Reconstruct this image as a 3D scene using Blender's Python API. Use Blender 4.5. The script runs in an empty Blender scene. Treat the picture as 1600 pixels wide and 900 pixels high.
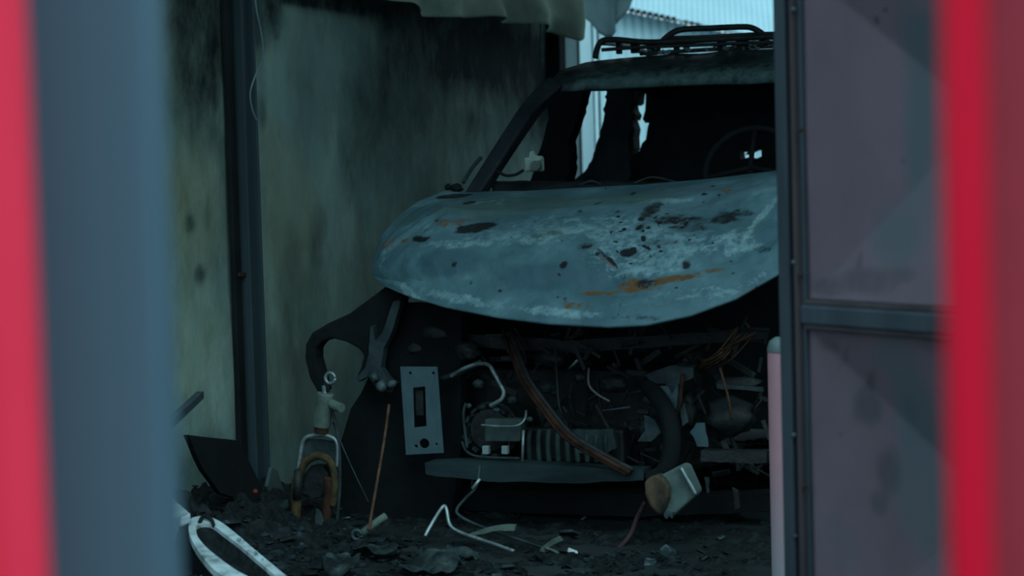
import bpy, bmesh, math, random
import numpy as np
from mathutils import Vector, Matrix, noise, geometry
random.seed(7)
scene = bpy.context.scene
COL = scene.collection

# ------------------------------------------------------------------ camera
FPX = 3111.0
EYE = Vector((0, 0, 1.25))
pit, rol = math.radians(3.31), math.radians(1.6)
FW = Vector((0, math.cos(pit), -math.sin(pit)))
R0 = Vector((1, 0, 0)); U0 = Vector((0, math.sin(pit), math.cos(pit)))
UP = U0 * math.cos(rol) + R0 * math.sin(rol)
RT = R0 * math.cos(rol) - U0 * math.sin(rol)
cd = bpy.data.cameras.new('camera'); cam = bpy.data.objects.new('camera', cd); COL.objects.link(cam)
cam.matrix_world = Matrix(((RT.x, UP.x, -FW.x, EYE.x), (RT.y, UP.y, -FW.y, EYE.y), (RT.z, UP.z, -FW.z, EYE.z), (0, 0, 0, 1)))
cd.sensor_width = 36; cd.lens = 36 * FPX / 1600
cd.clip_start = 0.05; cd.clip_end = 200
cd.dof.use_dof = True; cd.dof.focus_distance = 6.9; cd.dof.aperture_fstop = 2.7
scene.camera = cam

# ------------------------------------------------------------------ light
w = bpy.data.worlds.new('overcast_sky'); scene.world = w; w.use_nodes = True
wn = w.node_tree; wn.nodes.clear()
bg = wn.nodes.new('ShaderNodeBackground'); wo = wn.nodes.new('ShaderNodeOutputWorld')
gr = wn.nodes.new('ShaderNodeValToRGB'); tc = wn.nodes.new('ShaderNodeTexCoord'); sx = wn.nodes.new('ShaderNodeSeparateXYZ')
wn.links.new(tc.outputs['Generated'], sx.inputs[0]); wn.links.new(sx.outputs['Z'], gr.inputs[0])
gr.color_ramp.elements[0].color = (0.80, 1.10, 1.25, 1); gr.color_ramp.elements[1].color = (1.10, 1.50, 1.66, 1)
wn.links.new(gr.outputs[0], bg.inputs[0]); bg.inputs[1].default_value = 1.0
wn.links.new(bg.outputs[0], wo.inputs[0])
sd = bpy.data.lights.new('veiled_sun', 'SUN'); sun = bpy.data.objects.new('veiled_sun', sd); COL.objects.link(sun)
sd.energy = 0.9; sd.angle = math.radians(40); sd.color = (0.72, 0.95, 1.0)
sun.rotation_euler = Vector((-0.25, 0.75, -0.85)).to_track_quat('-Z', 'Y').to_euler()
vs = scene.view_settings
vs.view_transform = 'Standard'; vs.look = 'None'; vs.exposure = 0.0; vs.gamma = 1.0; vs.use_curve_mapping = False

# ------------------------------------------------------------------ geometry helpers
YAW = math.radians(22)
B = Vector((math.sin(YAW), math.cos(YAW), 0))          # car's front-to-back direction
L = Vector((math.cos(YAW), -math.sin(YAW), 0))         # across the car
P0 = Vector((0.188, 6.5, 0))
Z = Vector((0, 0, 1))
def ray(px, py): return FW + RT * ((px - 800) / FPX) + UP * ((450 - py) / FPX)
def on_plane(px, py, o, n):
    d = ray(px, py); return EYE + d * ((o - EYE).dot(n) / d.dot(n))
def K(px, py, v): return on_plane(px, py, P0 + B * v, B)           # point on the car, v behind its nose
def W(u, v, z): return P0 + L * u + B * v + Z * z                   # car coordinates
def YP(px, py, y): return on_plane(px, py, Vector((0, y, 0)), Vector((0, 1, 0)))
def G(px, py, z=0.0): return on_plane(px, py, Vector((0, 0, z)), Z)
WO = Vector((-1.0, 7.5, 0))
def WP(px, py, off=0.0): return on_plane(px, py, WO + L * off, L)   # point on the left wall

def obj(name, bm, mat, parent=None, smooth=False, bevel=0, solid=0, sub=0, auto=False):
    me = bpy.data.meshes.new(name)
    bmesh.ops.recalc_face_normals(bm, faces=bm.faces)
    if smooth:
        for f in bm.faces: f.smooth = True
    bm.to_mesh(me); bm.free()
    o = bpy.data.objects.new(name, me); COL.objects.link(o)
    me.materials.append(mat)
    if parent: o.parent = parent
    if solid:
        m = o.modifiers.new('solid', 'SOLIDIFY'); m.thickness = abs(solid); m.offset = -1 if solid > 0 else 1
    if bevel:
        m = o.modifiers.new('bevel', 'BEVEL'); m.width = bevel; m.segments = 2; m.limit_method = 'ANGLE'
    if sub:
        m = o.modifiers.new('sub', 'SUBSURF'); m.levels = sub; m.render_levels = sub
    return o
def tag(o, label, cat, group=None):
    o['label'] = label; o['category'] = cat
    if group: o['group'] = group
    return o
def thing(name, label, cat, loc=(0, 0, 0), group=None):
    o = bpy.data.objects.new(name, None); COL.objects.link(o); o.empty_display_size = .1
    o.location = loc; return tag(o, label, cat, group)
def adopt(root):
    "children are built in world space; keep them there"
    bpy.context.view_layer.update()
    inv = Matrix.Translation(root.location).inverted()
    for c in root.children:
        c.matrix_parent_inverse = inv
def struct(o): o['kind'] = 'structure'; return o

def box_bm(c, sx, sy, sz, rot=None, bm=None):
    bm = bm or bmesh.new()
    M = Matrix.Translation(Vector(c)) @ (rot.to_4x4() if rot else Matrix.Identity(4)) @ Matrix.Diagonal((sx, sy, sz, 1))
    bmesh.ops.create_cube(bm, size=1, matrix=M); return bm
CARROT = Matrix((L, B, Z)).transposed()
def carbox(u, v, z, su, sv, sz, bm=None, r=None):
    return box_bm(W(u, v, z), su, sv, sz, CARROT @ r if r else CARROT, bm)
def kbox(x0, y0, x1, y1, v, dv, bm=None):
    "box on the car spanning two pixel corners at depth v"
    a, b_ = K(x0, y0, v), K(x1, y1, v)
    u0, u1 = (a - P0).dot(L), (b_ - P0).dot(L)
    return carbox((u0 + u1) / 2, v + dv / 2, (a.z + b_.z) / 2, abs(u1 - u0), dv, abs(a.z - b_.z), bm)
def smooth_pts(pts, n=6):
    out = []
    P = [pts[0]] + list(pts) + [pts[-1]]
    for i in range(1, len(P) - 2):
        a, b, c, d = P[i - 1], P[i], P[i + 1], P[i + 2]
        for k in range(n):
            t = k / n
            out.append(0.5 * ((2 * b) + (c - a) * t + (2 * a - 5 * b + 4 * c - d) * t * t + (3 * b - a - 3 * c + d) * t ** 3))
    out.append(P[-2]); return out
def tube_bm(pts, r, seg=8, sm=6, bm=None, r1=None, sq=False):
    bm = bm or bmesh.new()
    pts = [Vector(p) for p in pts]
    if sm and len(pts) > 2: pts = smooth_pts(pts, sm)
    n = len(pts); rings = []; prev = None
    for i, p in enumerate(pts):
        t = (pts[min(i + 1, n - 1)] - pts[max(i - 1, 0)]).normalized()
        a = prev if prev else (Vector((0, 0, 1)) if abs(t.z) < .9 else Vector((1, 0, 0)))
        x = (a - t * a.dot(t)).normalized(); y = t.cross(x); prev = x
        rr = r if r1 is None else r + (r1 - r) * i / (n - 1)
        rings.append([bm.verts.new(p + (x * math.cos(2 * math.pi * (k + .5) / seg) + y * math.sin(2 * math.pi * (k + .5) / seg)) * rr) for k in range(seg)])
    for i in range(n - 1):
        for k in range(seg):
            bm.faces.new((rings[i][k], rings[i][(k + 1) % seg], rings[i + 1][(k + 1) % seg], rings[i + 1][k]))
    bm.faces.new(rings[0][::-1]); bm.faces.new(rings[-1]); return bm
def prism(loops, mapper, ext, bm=None):
    "loops (outline then holes) of 2-D points; mapper turns each into 3-D; ext is the extrusion vector"
    bm = bm or bmesh.new()
    vecs = [[Vector((x, y, 0)) for x, y in lp] for lp in loops]
    tris = geometry.tessellate_polygon(vecs)
    flat = [p for lp in loops for p in lp]
    a = [bm.verts.new(mapper(*p)) for p in flat]; b = [bm.verts.new(v.co + ext) for v in a]
    for t in tris:
        try:
            bm.faces.new([a[i] for i in t]); bm.faces.new([b[i] for i in reversed(t)])
        except ValueError: pass
    k = 0
    for lp in loops:
        n = len(lp)
        for i in range(n):
            j = (i + 1) % n
            bm.faces.new((a[k + i], a[k + j], b[k + j], b[k + i]))
        k += n
    return bm
def circ(cx, cy, rx, ry=None, n=20):
    ry = ry or rx
    return [(cx + rx * math.cos(2 * math.pi * i / n), cy + ry * math.sin(2 * math.pi * i / n)) for i in range(n)]
def kprism(loops, v, dv, bm=None): return prism(loops, lambda x, y: K(x, y, v), B * dv, bm)
def grid_bm(rows, bm=None):
    bm = bm or bmesh.new()
    vs_ = [[bm.verts.new(p) for p in r] for r in rows]
    for i in range(len(rows) - 1):
        for j in range(len(rows[0]) - 1):
            bm.faces.new((vs_[i][j], vs_[i][j + 1], vs_[i + 1][j + 1], vs_[i + 1][j]))
    return bm
def interp(poly, t):
    "poly: list of tuples; t 0..1 by index of arc length of first two comps"
    d = [0]
    for a, b in zip(poly, poly[1:]): d.append(d[-1] + math.hypot(b[0] - a[0], b[1] - a[1]))
    s = t * d[-1]
    return [float(np.interp(s, d, [p[k] for p in poly])) for k in range(len(poly[0]))]
def ragged(lp, amp, step=4, seed=0):
    rnd = random.Random(seed); out = []
    n = len(lp)
    for i in range(n):
        a, b = lp[i], lp[(i + 1) % n]; m = max(1, int(math.hypot(b[0] - a[0], b[1] - a[1]) / step))
        for k in range(m):
            t = k / m; out.append((a[0] + (b[0] - a[0]) * t + rnd.uniform(-amp, amp), a[1] + (b[1] - a[1]) * t + rnd.uniform(-amp, amp)))
    return out

# ------------------------------------------------------------------ materials
def mat(name, c1, c2=None, rough=.8, metal=0, scale=8, c3=None, pos=(.35, .65), bump=.15, bscale=40, stretch=(1, 1, 1), masks=None, spec=.14, detail=8, raw=False, mscale=22, mrange=(.12, 1.0)):
    """two or three colours mixed by noise; masks = {attribute: colour} adds stain colours stored on the mesh"""
    if not raw:
        tn = lambda c: tuple(a * b for a, b in zip(c, (.42, .60, .64))) if c else None  # teal cast of the daylight put into every non-raw colour
        c1, c2, c3 = tn(c1), tn(c2), tn(c3)
    m = bpy.data.materials.new(name); m.use_nodes = True
    nt = m.node_tree; N = nt.nodes; Lk = nt.links; p = N['Principled BSDF']
    p.inputs['Roughness'].default_value = rough; p.inputs['Metallic'].default_value = metal
    p.inputs['Specular IOR Level'].default_value = spec
    t = N.new('ShaderNodeTexCoord'); mp = N.new('ShaderNodeMapping'); mp.inputs['Scale'].default_value = stretch
    Lk.new(t.outputs['Object'], mp.inputs[0])
    n = N.new('ShaderNodeTexNoise'); n.inputs['Scale'].default_value = scale; n.inputs['Detail'].default_value = detail; n.inputs['Roughness'].default_value = .62
    Lk.new(mp.outputs[0], n.inputs[0])
    r = N.new('ShaderNodeValToRGB'); e = r.color_ramp.elements
    e[0].position, e[1].position = pos; e[0].color = (*c1, 1); e[1].color = (*(c2 or c1), 1)
    if c3:
        x = e.new(min(.98, pos[1] + .12)); x.color = (*c3, 1)
    Lk.new(n.outputs[0], r.inputs[0]); out = r.outputs[0]
    if masks:
        n2 = N.new('ShaderNodeTexNoise'); n2.inputs['Scale'].default_value = mscale; n2.inputs['Detail'].default_value = 9; n2.inputs['Roughness'].default_value = .7
        Lk.new(mp.outputs[0], n2.inputs[0])
        for a, (colr, sharp) in masks.items():
            at = N.new('ShaderNodeAttribute'); at.attribute_name = a
            add = N.new('ShaderNodeMath'); add.operation = 'MULTIPLY_ADD'      # mask + (noise-.5)*k
            sub = N.new('ShaderNodeMath'); sub.operation = 'SUBTRACT'; sub.inputs[1].default_value = .5
            Lk.new(n2.outputs[0], sub.inputs[0]); Lk.new(sub.outputs[0], add.inputs[0]); add.inputs[1].default_value = sharp; Lk.new(at.outputs['Fac'], add.inputs[2])
            mr = N.new('ShaderNodeMapRange'); mr.inputs[1].default_value, mr.inputs[2].default_value = mrange
            Lk.new(add.outputs[0], mr.inputs[0])
            mx = N.new('ShaderNodeMix'); mx.data_type = 'RGBA'
            Lk.new(mr.outputs[0], mx.inputs[0]); Lk.new(out, mx.inputs[6]); mx.inputs[7].default_value = (*colr, 1); out = mx.outputs[2]
    Lk.new(out, p.inputs['Base Color'])
    if bump:
        nb = N.new('ShaderNodeTexNoise'); nb.inputs['Scale'].default_value = bscale; nb.inputs['Detail'].default_value = 6
        Lk.new(mp.outputs[0], nb.inputs[0])
        b = N.new('ShaderNodeBump'); b.inputs['Strength'].default_value = bump; b.inputs['Distance'].default_value = .01
        Lk.new(nb.outputs[0], b.inputs['Height']); Lk.new(b.outputs[0], p.inputs['Normal'])
    return m
def paint(o, name, blobs, base=0.0, mapper=None):
    """stain mask on a mesh: blobs (centre, direction1, r1, direction2, r2, value) in metres on the surface"""
    me = o.data; n = len(me.vertices); co = np.empty(n * 3); me.vertices.foreach_get('co', co); co = co.reshape(-1, 3)
    val = np.full(n, base, float)
    for c, d1, r1, d2, r2, a in blobs:
        q = co - np.array(c); x = q @ np.array(d1) / r1; y = q @ np.array(d2) / r2
        d = np.sqrt(x * x + y * y); f = np.clip(1.35 - d, 0, 1); f = f * f * (3 - 2 * f)
        val = val * (1 - f) + a * f
    at = me.attributes.new(name, 'FLOAT', 'POINT'); at.data.foreach_set('value', val)

SOOT = mat('soot', (.004, .0075, .0085), (.010, .016, .018), raw=True, rough=.85, scale=14, bump=.5, bscale=60, spec=.10)
SOOT2 = mat('sooty_metal', (.004, .008, .009), (.013, .021, .023), raw=True, rough=.6, scale=16, c3=(.035, .058, .062), bump=.4, bscale=50, spec=.25)
INTER = mat('scorched_hazy_interior', (.012, .020, .024), (.022, .034, .040), raw=True, rough=.95, scale=10, bump=.3, bscale=40, spec=.2)  # scorched black, lifted to put the haze inside the car into its colour
SOOTF = mat('soot_matte', (.004, .0070, .0082), (.0065, .0105, .012), raw=True, rough=.95, scale=10, bump=.3, bscale=40, spec=.12)
ASH = mat('ashen_metal', (.02, .04, .046), (.06, .10, .11), raw=True, rough=.55, scale=16, c3=(.12, .18, .19), bump=.25, bscale=60, metal=.2)
ALU = mat('bare_aluminium', (.09, .14, .15), (.26, .36, .37), raw=True, rough=.38, scale=16, metal=.5, bump=.1)
GREYM = mat('grey_burnt_steel', (.010, .020, .023), (.028, .050, .055), raw=True, rough=.6, c3=(.045, .075, .08), scale=14, bump=.3)
PLATE = mat('zinc_bracket', (.035, .075, .09), (.055, .105, .12), raw=True, rough=.6, scale=14, c3=(.03, .05, .055), bump=.12, pos=(.3, .7))
RUST = mat('rust_brown', (.010, .008, .007), (.050, .026, .016), raw=True, rough=.9, scale=18, bump=.4)
OCHRE = mat('scorched_ochre', (.015, .018, .013), (.085, .065, .028), raw=True, rough=.85, scale=16, bump=.3)
COPPER = mat('copper_wire', (.035, .021, .014), (.085, .050, .032), raw=True, rough=.7, scale=30, bump=.1)
CREAM = mat('cream_plastic', (.28, .30, .24), (.48, .52, .44), rough=.6, scale=16, bump=.1)
CREAMD = mat('dirty_cream_plastic', (.10, .115, .09), (.22, .245, .20), rough=.7, scale=14, bump=.1)
WHITE = mat('white_shell', (.06, .09, .09), (.26, .36, .38), raw=True, rough=.4, scale=14, c3=(.34, .47, .50), pos=(.30, .46), bump=.05)

# ------------------------------------------------------------------ the setting
# yard and shed floor
bm = bmesh.new(); rows = [[Vector((x, y, 0)) for x in np.linspace(-14, 14, 15)] for y in np.linspace(-12, 30, 20)]
FLOORM = mat('sooty_concrete_floor', (.006, .010, .011), (.020, .032, .034), raw=True, rough=.9, scale=2.5, bump=.3)
struct(obj('floor', grid_bm(rows), FLOORM, solid=.1))

# left wall: rendered masonry, stained by the fire; parallel to the car
bm = bmesh.new()
T0, T1, ZT = -2.6, 3.36, 3.0
nT, nZ = 300, 150
rows = []
for i in range(nZ + 1):
    z = ZT * i / nZ; r = []
    for j in range(nT + 1):
        t = T0 + (T1 - T0) * j / nT
        p = WO + B * t + Z * z
        d = (noise.fractal(Vector((t * 1.6, z * 1.0, 3)), .8, 2, 4) * .012 + noise.noise(Vector((t * 9, z * 5, 1))) * .0025)
        r.append(p + L * d)
    rows.append(r)
WALLM = mat('fire_stained_render', (.11, .205, .195), (.20, .33, .30), raw=True, mscale=8, mrange=(.08, .95), rough=.92, scale=2.6, c3=(.24, .36, .31), pos=(.34, .62), bump=.3, bscale=30, stretch=(1, 1, .6), detail=10,
            masks={'olive': ((.19, .22, .11), .6), 'soot': ((.007, .015, .018), .95)})
wall = struct(obj('wall_left', grid_bm(rows), WALLM, smooth=True, solid=-.15))
def wb(px, py, rx, ry, a, ang=0):
    c = WP(px, py); e = WP(px + rx, py); r1 = abs((e - c).dot(B)); r2 = ry / FPX * c.y
    ca, sa = math.cos(math.radians(ang)), math.sin(math.radians(ang))
    return (c, B * ca + Z * sa, max(r1, .02), Z * ca - B * sa, r2, a)
paint(wall, 'soot', [
    wb(650, 120, 90, 400, .62), wb(470, 150, 60, 170, .02), wb(560, 70, 45, 60, .12), wb(480, 420, 70, 420, .04),
    wb(310, 60, 62, 200, .84), wb(310, 350, 60, 150, .22), wb(300, 560, 60, 160, .10),
    wb(355, 260, 16, 110, .62), wb(350, 480, 10, 150, .2),
    wb(590, 190, 40, 110, .55), wb(545, 260, 22, 80, .5), wb(455, 480, 26, 150, .42), wb(500, 400, 20, 90, .35),
    wb(620, 430, 90, 160, .18), wb(690, 260, 70, 80, .34), wb(610, 330, 40, 60, .2), wb(535, 580, 40, 160, .1), wb(800, 230, 70, 80, .38),
    wb(750, 150, 130, 90, .62), wb(750, 85, 135, 66, 1.0), wb(850, 130, 50, 120, .95), wb(640, 60, 40, 75, .8), wb(480, 2, 90, 14, .95), wb(560, 8, 60, 20, .9), wb(400, 30, 18, 60, .75), wb(425, 10, 14, 60, .8),
    wb(408, 175, 8, 30, .55), wb(600, 130, 12, 60, .75), wb(430, 55, 3, 5, .9), wb(300, 350, 9, 18, .7), wb(315, 430, 10, 18, .75), wb(327, 330, 5, 30, .5),
    wb(870, 250, 20, 100, .45), wb(330, 720, 70, 50, .5)], base=.28)
paint(wall, 'olive', [wb(300, 320, 60, 130, .5), wb(300, 540, 60, 130, .35), wb(450, 360, 50, 150, .45), wb(450, 600, 80, 90, .3), wb(620, 450, 60, 100, .3), wb(420, 240, 18, 60, .4),
    wb(545, 90, 60, 60, 0), wb(300, 60, 80, 150, .4)], base=.12)
# return of the wall at its far end and the lighter pier beyond it
def wallbox(t, off, z0, z1, st, so, m, name, **kw):
    bm = box_bm(WO + B * t + L * off + Z * ((z0 + z1) / 2), so, st, z1 - z0, CARROT); return obj(name, bm, m, **kw)
PIERM = mat('sooty_pier', (.02, .026, .028), (.06, .075, .078), scale=4, rough=.9)
struct(wallbox(3.30, .02, 0, 3.0, .10, .10, SOOTF, 'trim_4', bevel=.006))
# steel column in the wall (channel: two flanges and a web)
bm = bmesh.new()
COLM = mat('smoked_column_paint', (.018, .036, .042), (.030, .054, .062), raw=True, rough=.55, scale=3, stretch=(1, 1, .25), bump=.15)
cc = WP(384, 450); tcol = (cc - WO).dot(B)
for dt, so, st in ((-.045, .05, .012), (.045, .05, .012), (0, .012, .09)):
    box_bm(WO + B * (tcol + dt) + L * (.025 if st < .1 else .03) + Z * 1.5, so, st, 3.0, CARROT, bm)
struct(obj('trim_1', bm, COLM, bevel=.003))
# flat cover strip beside the column
bm = bmesh.new(); box_bm(WO + B * (tcol - .10) + L * .018 + Z * 1.5, *(.02, .05), 3.0, CARROT, bm)
struct(obj('trim_2', bm, mat('sooty_strip', (.008, .01, .011), (.02, .023, .024), scale=3), bevel=.003))
bm = bmesh.new()
for zz in (.90, 2.1): box_bm(WO + B * (tcol - .08) + L * .03 + Z * zz, .012, .05, .015, CARROT, bm)
struct(obj('trim_3', bm, RUST, bevel=.002))

# far end of the shed: pale sheet panels, then a ribbed metal building in daylight
def ribbed(x0, x1, ytop, ybot, Yd, pitch=.06, amp=.012, topfn=None, lean=0):
    a, b = YP(x0, 300, Yd), YP(x1, 300, Yd)
    n = int((b.x - a.x) / pitch * 8); rows = [[], []]
    for i in range(n + 1):
        x = a.x + (b.x - a.x) * i / n
        ph = (i % 8) / 8; prof = amp * (1 if ph < .25 else (.0 if ph > .45 else 1 - (ph - .25) / .2))
        zt = topfn(x) if topfn else ytop
        rows[0].append(Vector((x, Yd - prof, ybot))); rows[1].append(Vector((x, Yd - prof + lean, zt)))
    return grid_bm(rows)
CYAN = mat('pale_blue_ribbed_steel', (.24, .42, .48), (.30, .50, .56), raw=True, rough=.5, scale=1.5, bump=.0, stretch=(1, 1, .3))
CYAN2 = mat('brightened_blue_ribbed_steel', (.40, .66, .72), (.50, .76, .82), raw=True, rough=.5, scale=1.5, bump=.0, stretch=(1, 1, .3))  # brighter copy of the ribbed steel, making up for shading on the wall
def tl(x):  # sloping eave of the neighbour
    pa, pb = YP(985, 14, 13.9), YP(1100, 38, 13.9); return pa.z + (pb.z - pa.z) * (x - pa.x) / (pb.x - pa.x)
struct(obj('wall_back', ribbed(895, 1500, 0, 0, 14, topfn=lambda x: max(1.6, tl(x) - .02)), CYAN2, solid=.02))
# roof of the neighbour rising behind the eave
a = tl
rows = [[], []]
n = 420; xa, xb = YP(900, 0, 14).x, YP(1500, 0, 14).x
for i in range(n + 1):
    x = xa + (xb - xa) * i / n; ph = (i % 6) / 6; zz = max(1.62, tl(x))
    pr = .012 * (1 if ph < .4 else 0)
    rows[0].append(Vector((x, 13.86, zz - .035 + pr))); rows[1].append(Vector((x + .25, 16.5, zz + 1.6 + pr)))
obj_roof = struct(obj('trim_5', grid_bm(rows), CYAN, solid=.02))
# dark boxes standing for the shade in the eave gaps
bm = bmesh.new()
for k in range(12):
    x = YP(988 + k * 9.2, 20, 13.84).x
    if k in (8,): continue
    box_bm((x, 13.835, tl(x) - .012), .028 if k < 8 else .03, .02, .028 if k < 8 else .014, None, bm)
struct(obj('trim_6', bm, SOOTF))
# grey-blue sheet wall between shed wall and neighbour (seen past the far end of the wall)
SHEET = mat('dull_blue_sheet', (.10, .17, .18), (.18, .27, .29), raw=True, rough=.6, scale=4, stretch=(1, 1, .2), bump=0)
pa, pb = YP(868, 300, 12.2), YP(907, 300, 12.2)
struct(obj('trim_7', box_bm(((pa.x + pb.x) / 2, 12.2, 1.5), pb.x - pa.x, .06, 3.0), SHEET))
pa, pb = YP(875, 300, 12.1), YP(880, 300, 12.1)
struct(obj('trim_8', box_bm(((pa.x + pb.x) / 2, 12.14, 1.5), pb.x - pa.x, .05, 3.0), CYAN))
PW = mat('white_door_post', (.50, .78, .86), (.56, .84, .90), raw=True, rough=.5, scale=3, bump=0)
for i, (xa_, xb_, mm) in enumerate(((899, 904, SHEET), (907, 911, SOOTF), (912, 928, PW), (930, 932, SOOTF), (938, 941, GREYM))):
    pa, pb = YP(xa_, 300, 12.6), YP(xb_, 300, 12.6)
    struct(obj('trim_%d' % (9 + i), box_bm(((pa.x + pb.x) / 2, 12.6 - i * .012, 1.5), pb.x - pa.x, .05, 3.0), mm))
# unseen shed roof and right-hand wall, added to keep daylight off the car
CEILM = mat('sooty_light_block', (.012, .014, .015), (.035, .04, .042), scale=3)
rows = []
for y in (6.0, 8.0, 10.2):
    rows.append([Vector((x, y, 3.0)) for x in np.linspace(-3.6, 4.6, 9)])
struct(obj('ceiling_light_block', grid_bm(rows), CEILM, solid=-.08))
struct(obj('wall_right_light_block', box_bm(P0 + L * 2.0 + B * 2.3 + Z * 1.5, .15, 4.8, 3.0, CARROT), CEILM))

# ------------------------------------------------------------------ the burnt car
car = thing('burnt_car', 'burnt-out car with ash-grey sagging hood, missing windows and gutted front', 'car', tuple(W(0, 1.8, 0)))
def part(name, bm, m, parent=None, label=None, **kw):
    o = obj(name, bm, m, parent or car, **kw)
    if label: o['label'] = label
    return o

# hood: lofted between its rear/side outline and its front lip
Rr = [(586, 424, .40), (588, 402, .44), (598, 372, .50), (622, 342, .62), (655, 318, .75), (692, 302, .88), (745, 303, .98), (820, 303, 1.0), (900, 298, 1.0), (1000, 293, 1.0), (1100, 285, 1.0), (1225, 270, .98), (1275, 272, .90), (1300, 300, .7), (1310, 335, .5)]
Fr = [(586, 426, .40), (592, 438, .36), (608, 450, .30), (650, 468, .21), (700, 483, .14), (780, 499, .07), (860, 509, .02), (950, 514, 0), (1010, 511, 0), (1080, 496, .02), (1150, 470, .06), (1225, 427, .15), (1275, 390, .26), (1310, 345, .45)]
nS, nR = 260, 110
DENTS = [(725, 362, .09, .035, -.02), (655, 378, .06, .02, -.015), (1010, 385, .16, .09, -.012), (980, 455, .14, .02, -.018), (1150, 340, .12, .04, -.014), (960, 420, .03, .06, -.012), (700, 312, .06, .02, -.015), (860, 380, .1, .03, .012), (880, 455, .35, .03, -.012)]
rows = []
for j in range(nR + 1):
    t = j / nR; r = []
    for i in range(nS + 1):
        s = i / nS
        a = interp(Rr, s); b = interp(Fr, s)
        pa, pb = K(*a), K(*b)
        p = pa.lerp(pb, t); wd = min(1, (pa - pb).length / .95) ** 1.6
        bul = math.sin(math.pi * t ** 1.15) * .12 * wd
        nrm = (Z * .86 - B * .5)
        p = p + nrm * bul
        x = s * 6; y = t * 3
        ed = min(1, min(t, 1 - t) * 9) * min(1, min(s, 1 - s) * 10)
        p += nrm * ed * (noise.fractal(Vector((x * 1.3, y * 1.3, 0)), .9, 2, 4) * .011 + noise.noise(Vector((x * 7, y * 7, 4))) * .0025)
        # pressed ridge running across the hood and the raised fold at the rim
        p += nrm * ed * (.010 * math.exp(-((t - .36 - .03 * math.sin(s * 7)) / .03) ** 2) - .010 * math.exp(-((t - .86 + .05 * math.sin(s * 3.1)) / .035) ** 2))
        r.append(p)
    rows.append(r)
hood_rows = rows
HOODM = mat('burnt_hood_metal', (.032, .080, .098), (.054, .124, .146), raw=True, rough=.55, scale=5.0, c3=(.085, .175, .20), pos=(.38, .60), bump=.25, bscale=55, spec=.16, detail=12,
            masks={'olive': ((.040, .085, .083), 1.0), 'deep': ((.030, .078, .098), .8), 'pale': ((.125, .235, .262), 2.0), 'rust': ((.078, .050, .020), 2.4), 'soot': ((.008, .012, .014), 2.2)}, mrange=(.28, .72), mscale=30)
allp = [(p, (p - EYE)) for r in rows for p in r]
hoodpix = np.array([[800 + FPX * d.dot(RT) / d.dot(FW), 450 - FPX * d.dot(UP) / d.dot(FW)] for p, d in allp])
def hp(px, py):
    k = int(np.argmin(((hoodpix - np.array([px, py])) ** 2).sum(1))); return allp[k][0]
def hb(px, py, rx, ry, a, ang=0):
    c = hp(px, py); rx_ = rx / FPX * c.y; ca, sa = math.cos(math.radians(ang)), math.sin(math.radians(ang))
    dn = Vector((0, 0, 1)); e1 = L * ca + dn * sa; e2 = dn * ca - L * sa
    return (c, e1, rx_, e2, ry / FPX * c.y, a)
for (px, py, r1, r2, dep) in DENTS:
    c = hp(px, py)
    for r in rows:
        for k, p in enumerate(r):
            q = p - c; d = (q.dot(L) / r1) ** 2 + (q.z / r2) ** 2
            if d < 6: r[k] = p + (Z * .86 - B * .5) * dep * math.exp(-d)
hood = part('hood', grid_bm(rows), HOODM, smooth=True, solid=.012, label='sagging ash-grey hood with rust and soot patches')
rs = random.Random(3)
specks = [hb(rs.gauss(1010, 55), rs.gauss(368, 30), rs.uniform(1.5, 5.5), rs.uniform(1, 3), 1.1) for _ in range(46)]
specks += [hb(rs.uniform(640, 1200), rs.uniform(320, 480), rs.uniform(1.5, 4), rs.uniform(1.5, 3), .9) for _ in range(26)]
paint(hood, 'soot', [hb(735, 362, 32, 8, 1.1, 6), hb(655, 378, 24, 6, .95), hb(698, 312, 24, 4, 1.1), hb(733, 322, 8, 3, 1.0), hb(1055, 348, 60, 10, .62), hb(1150, 338, 40, 7, .6), hb(1018, 332, 18, 15, .75), hb(1075, 362, 45, 10, .55), hb(1000, 360, 14, 10, .5), hb(1195, 395, 20, 6, .4), hb(1130, 350, 30, 8, .7),
    hb(980, 400, 20, 8, .9), hb(1075, 417, 9, 8, .9), hb(883, 417, 8, 6, .9), hb(712, 417, 6, 5, .9), hb(1030, 385, 40, 8, .45), hb(1010, 448, 22, 8, .8), hb(915, 390, 20, 8, .5), hb(950, 410, 36, 3, .75, -32), hb(975, 445, 4, 18, .6), hb(970, 488, 2.5, 18, .6), hb(1000, 500, 90, 5, .35)] + specks)
paint(hood, 'rust', [hb(940, 462, 50, 4, .75, 3), hb(1055, 440, 55, 6, .8, 6), hb(1000, 452, 45, 8, .7), hb(985, 450, 22, 15, .8), hb(900, 480, 30, 6, .55), hb(1115, 428, 28, 4, .65, 10), hb(1090, 300, 60, 4, .4, 4), hb(1175, 470, 30, 4, .4, 18), hb(948, 412, 32, 4, .5, -32),
    hb(700, 352, 24, 8, .55), hb(765, 345, 50, 9, .3), hb(608, 385, 18, 10, .5), hb(640, 380, 28, 5, .5), hb(1135, 303, 18, 5, .5), hb(1060, 300, 60, 5, .2)])
paint(hood, 'deep', [hb(700, 412, 80, 26, .8), hb(850, 435, 95, 26, .9), hb(940, 440, 50, 25, .6), hb(640, 420, 25, 20, .5), hb(1200, 375, 26, 30, .9, -30), hb(820, 385, 40, 12, .5)])
paint(hood, 'olive', [hb(800, 325, 140, 16, .8), hb(1000, 315, 120, 14, .6), hb(640, 345, 40, 18, .5), hb(1050, 480, 80, 10, .4), hb(1180, 365, 60, 25, .5), hb(860, 372, 40, 12, .8)])
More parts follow.
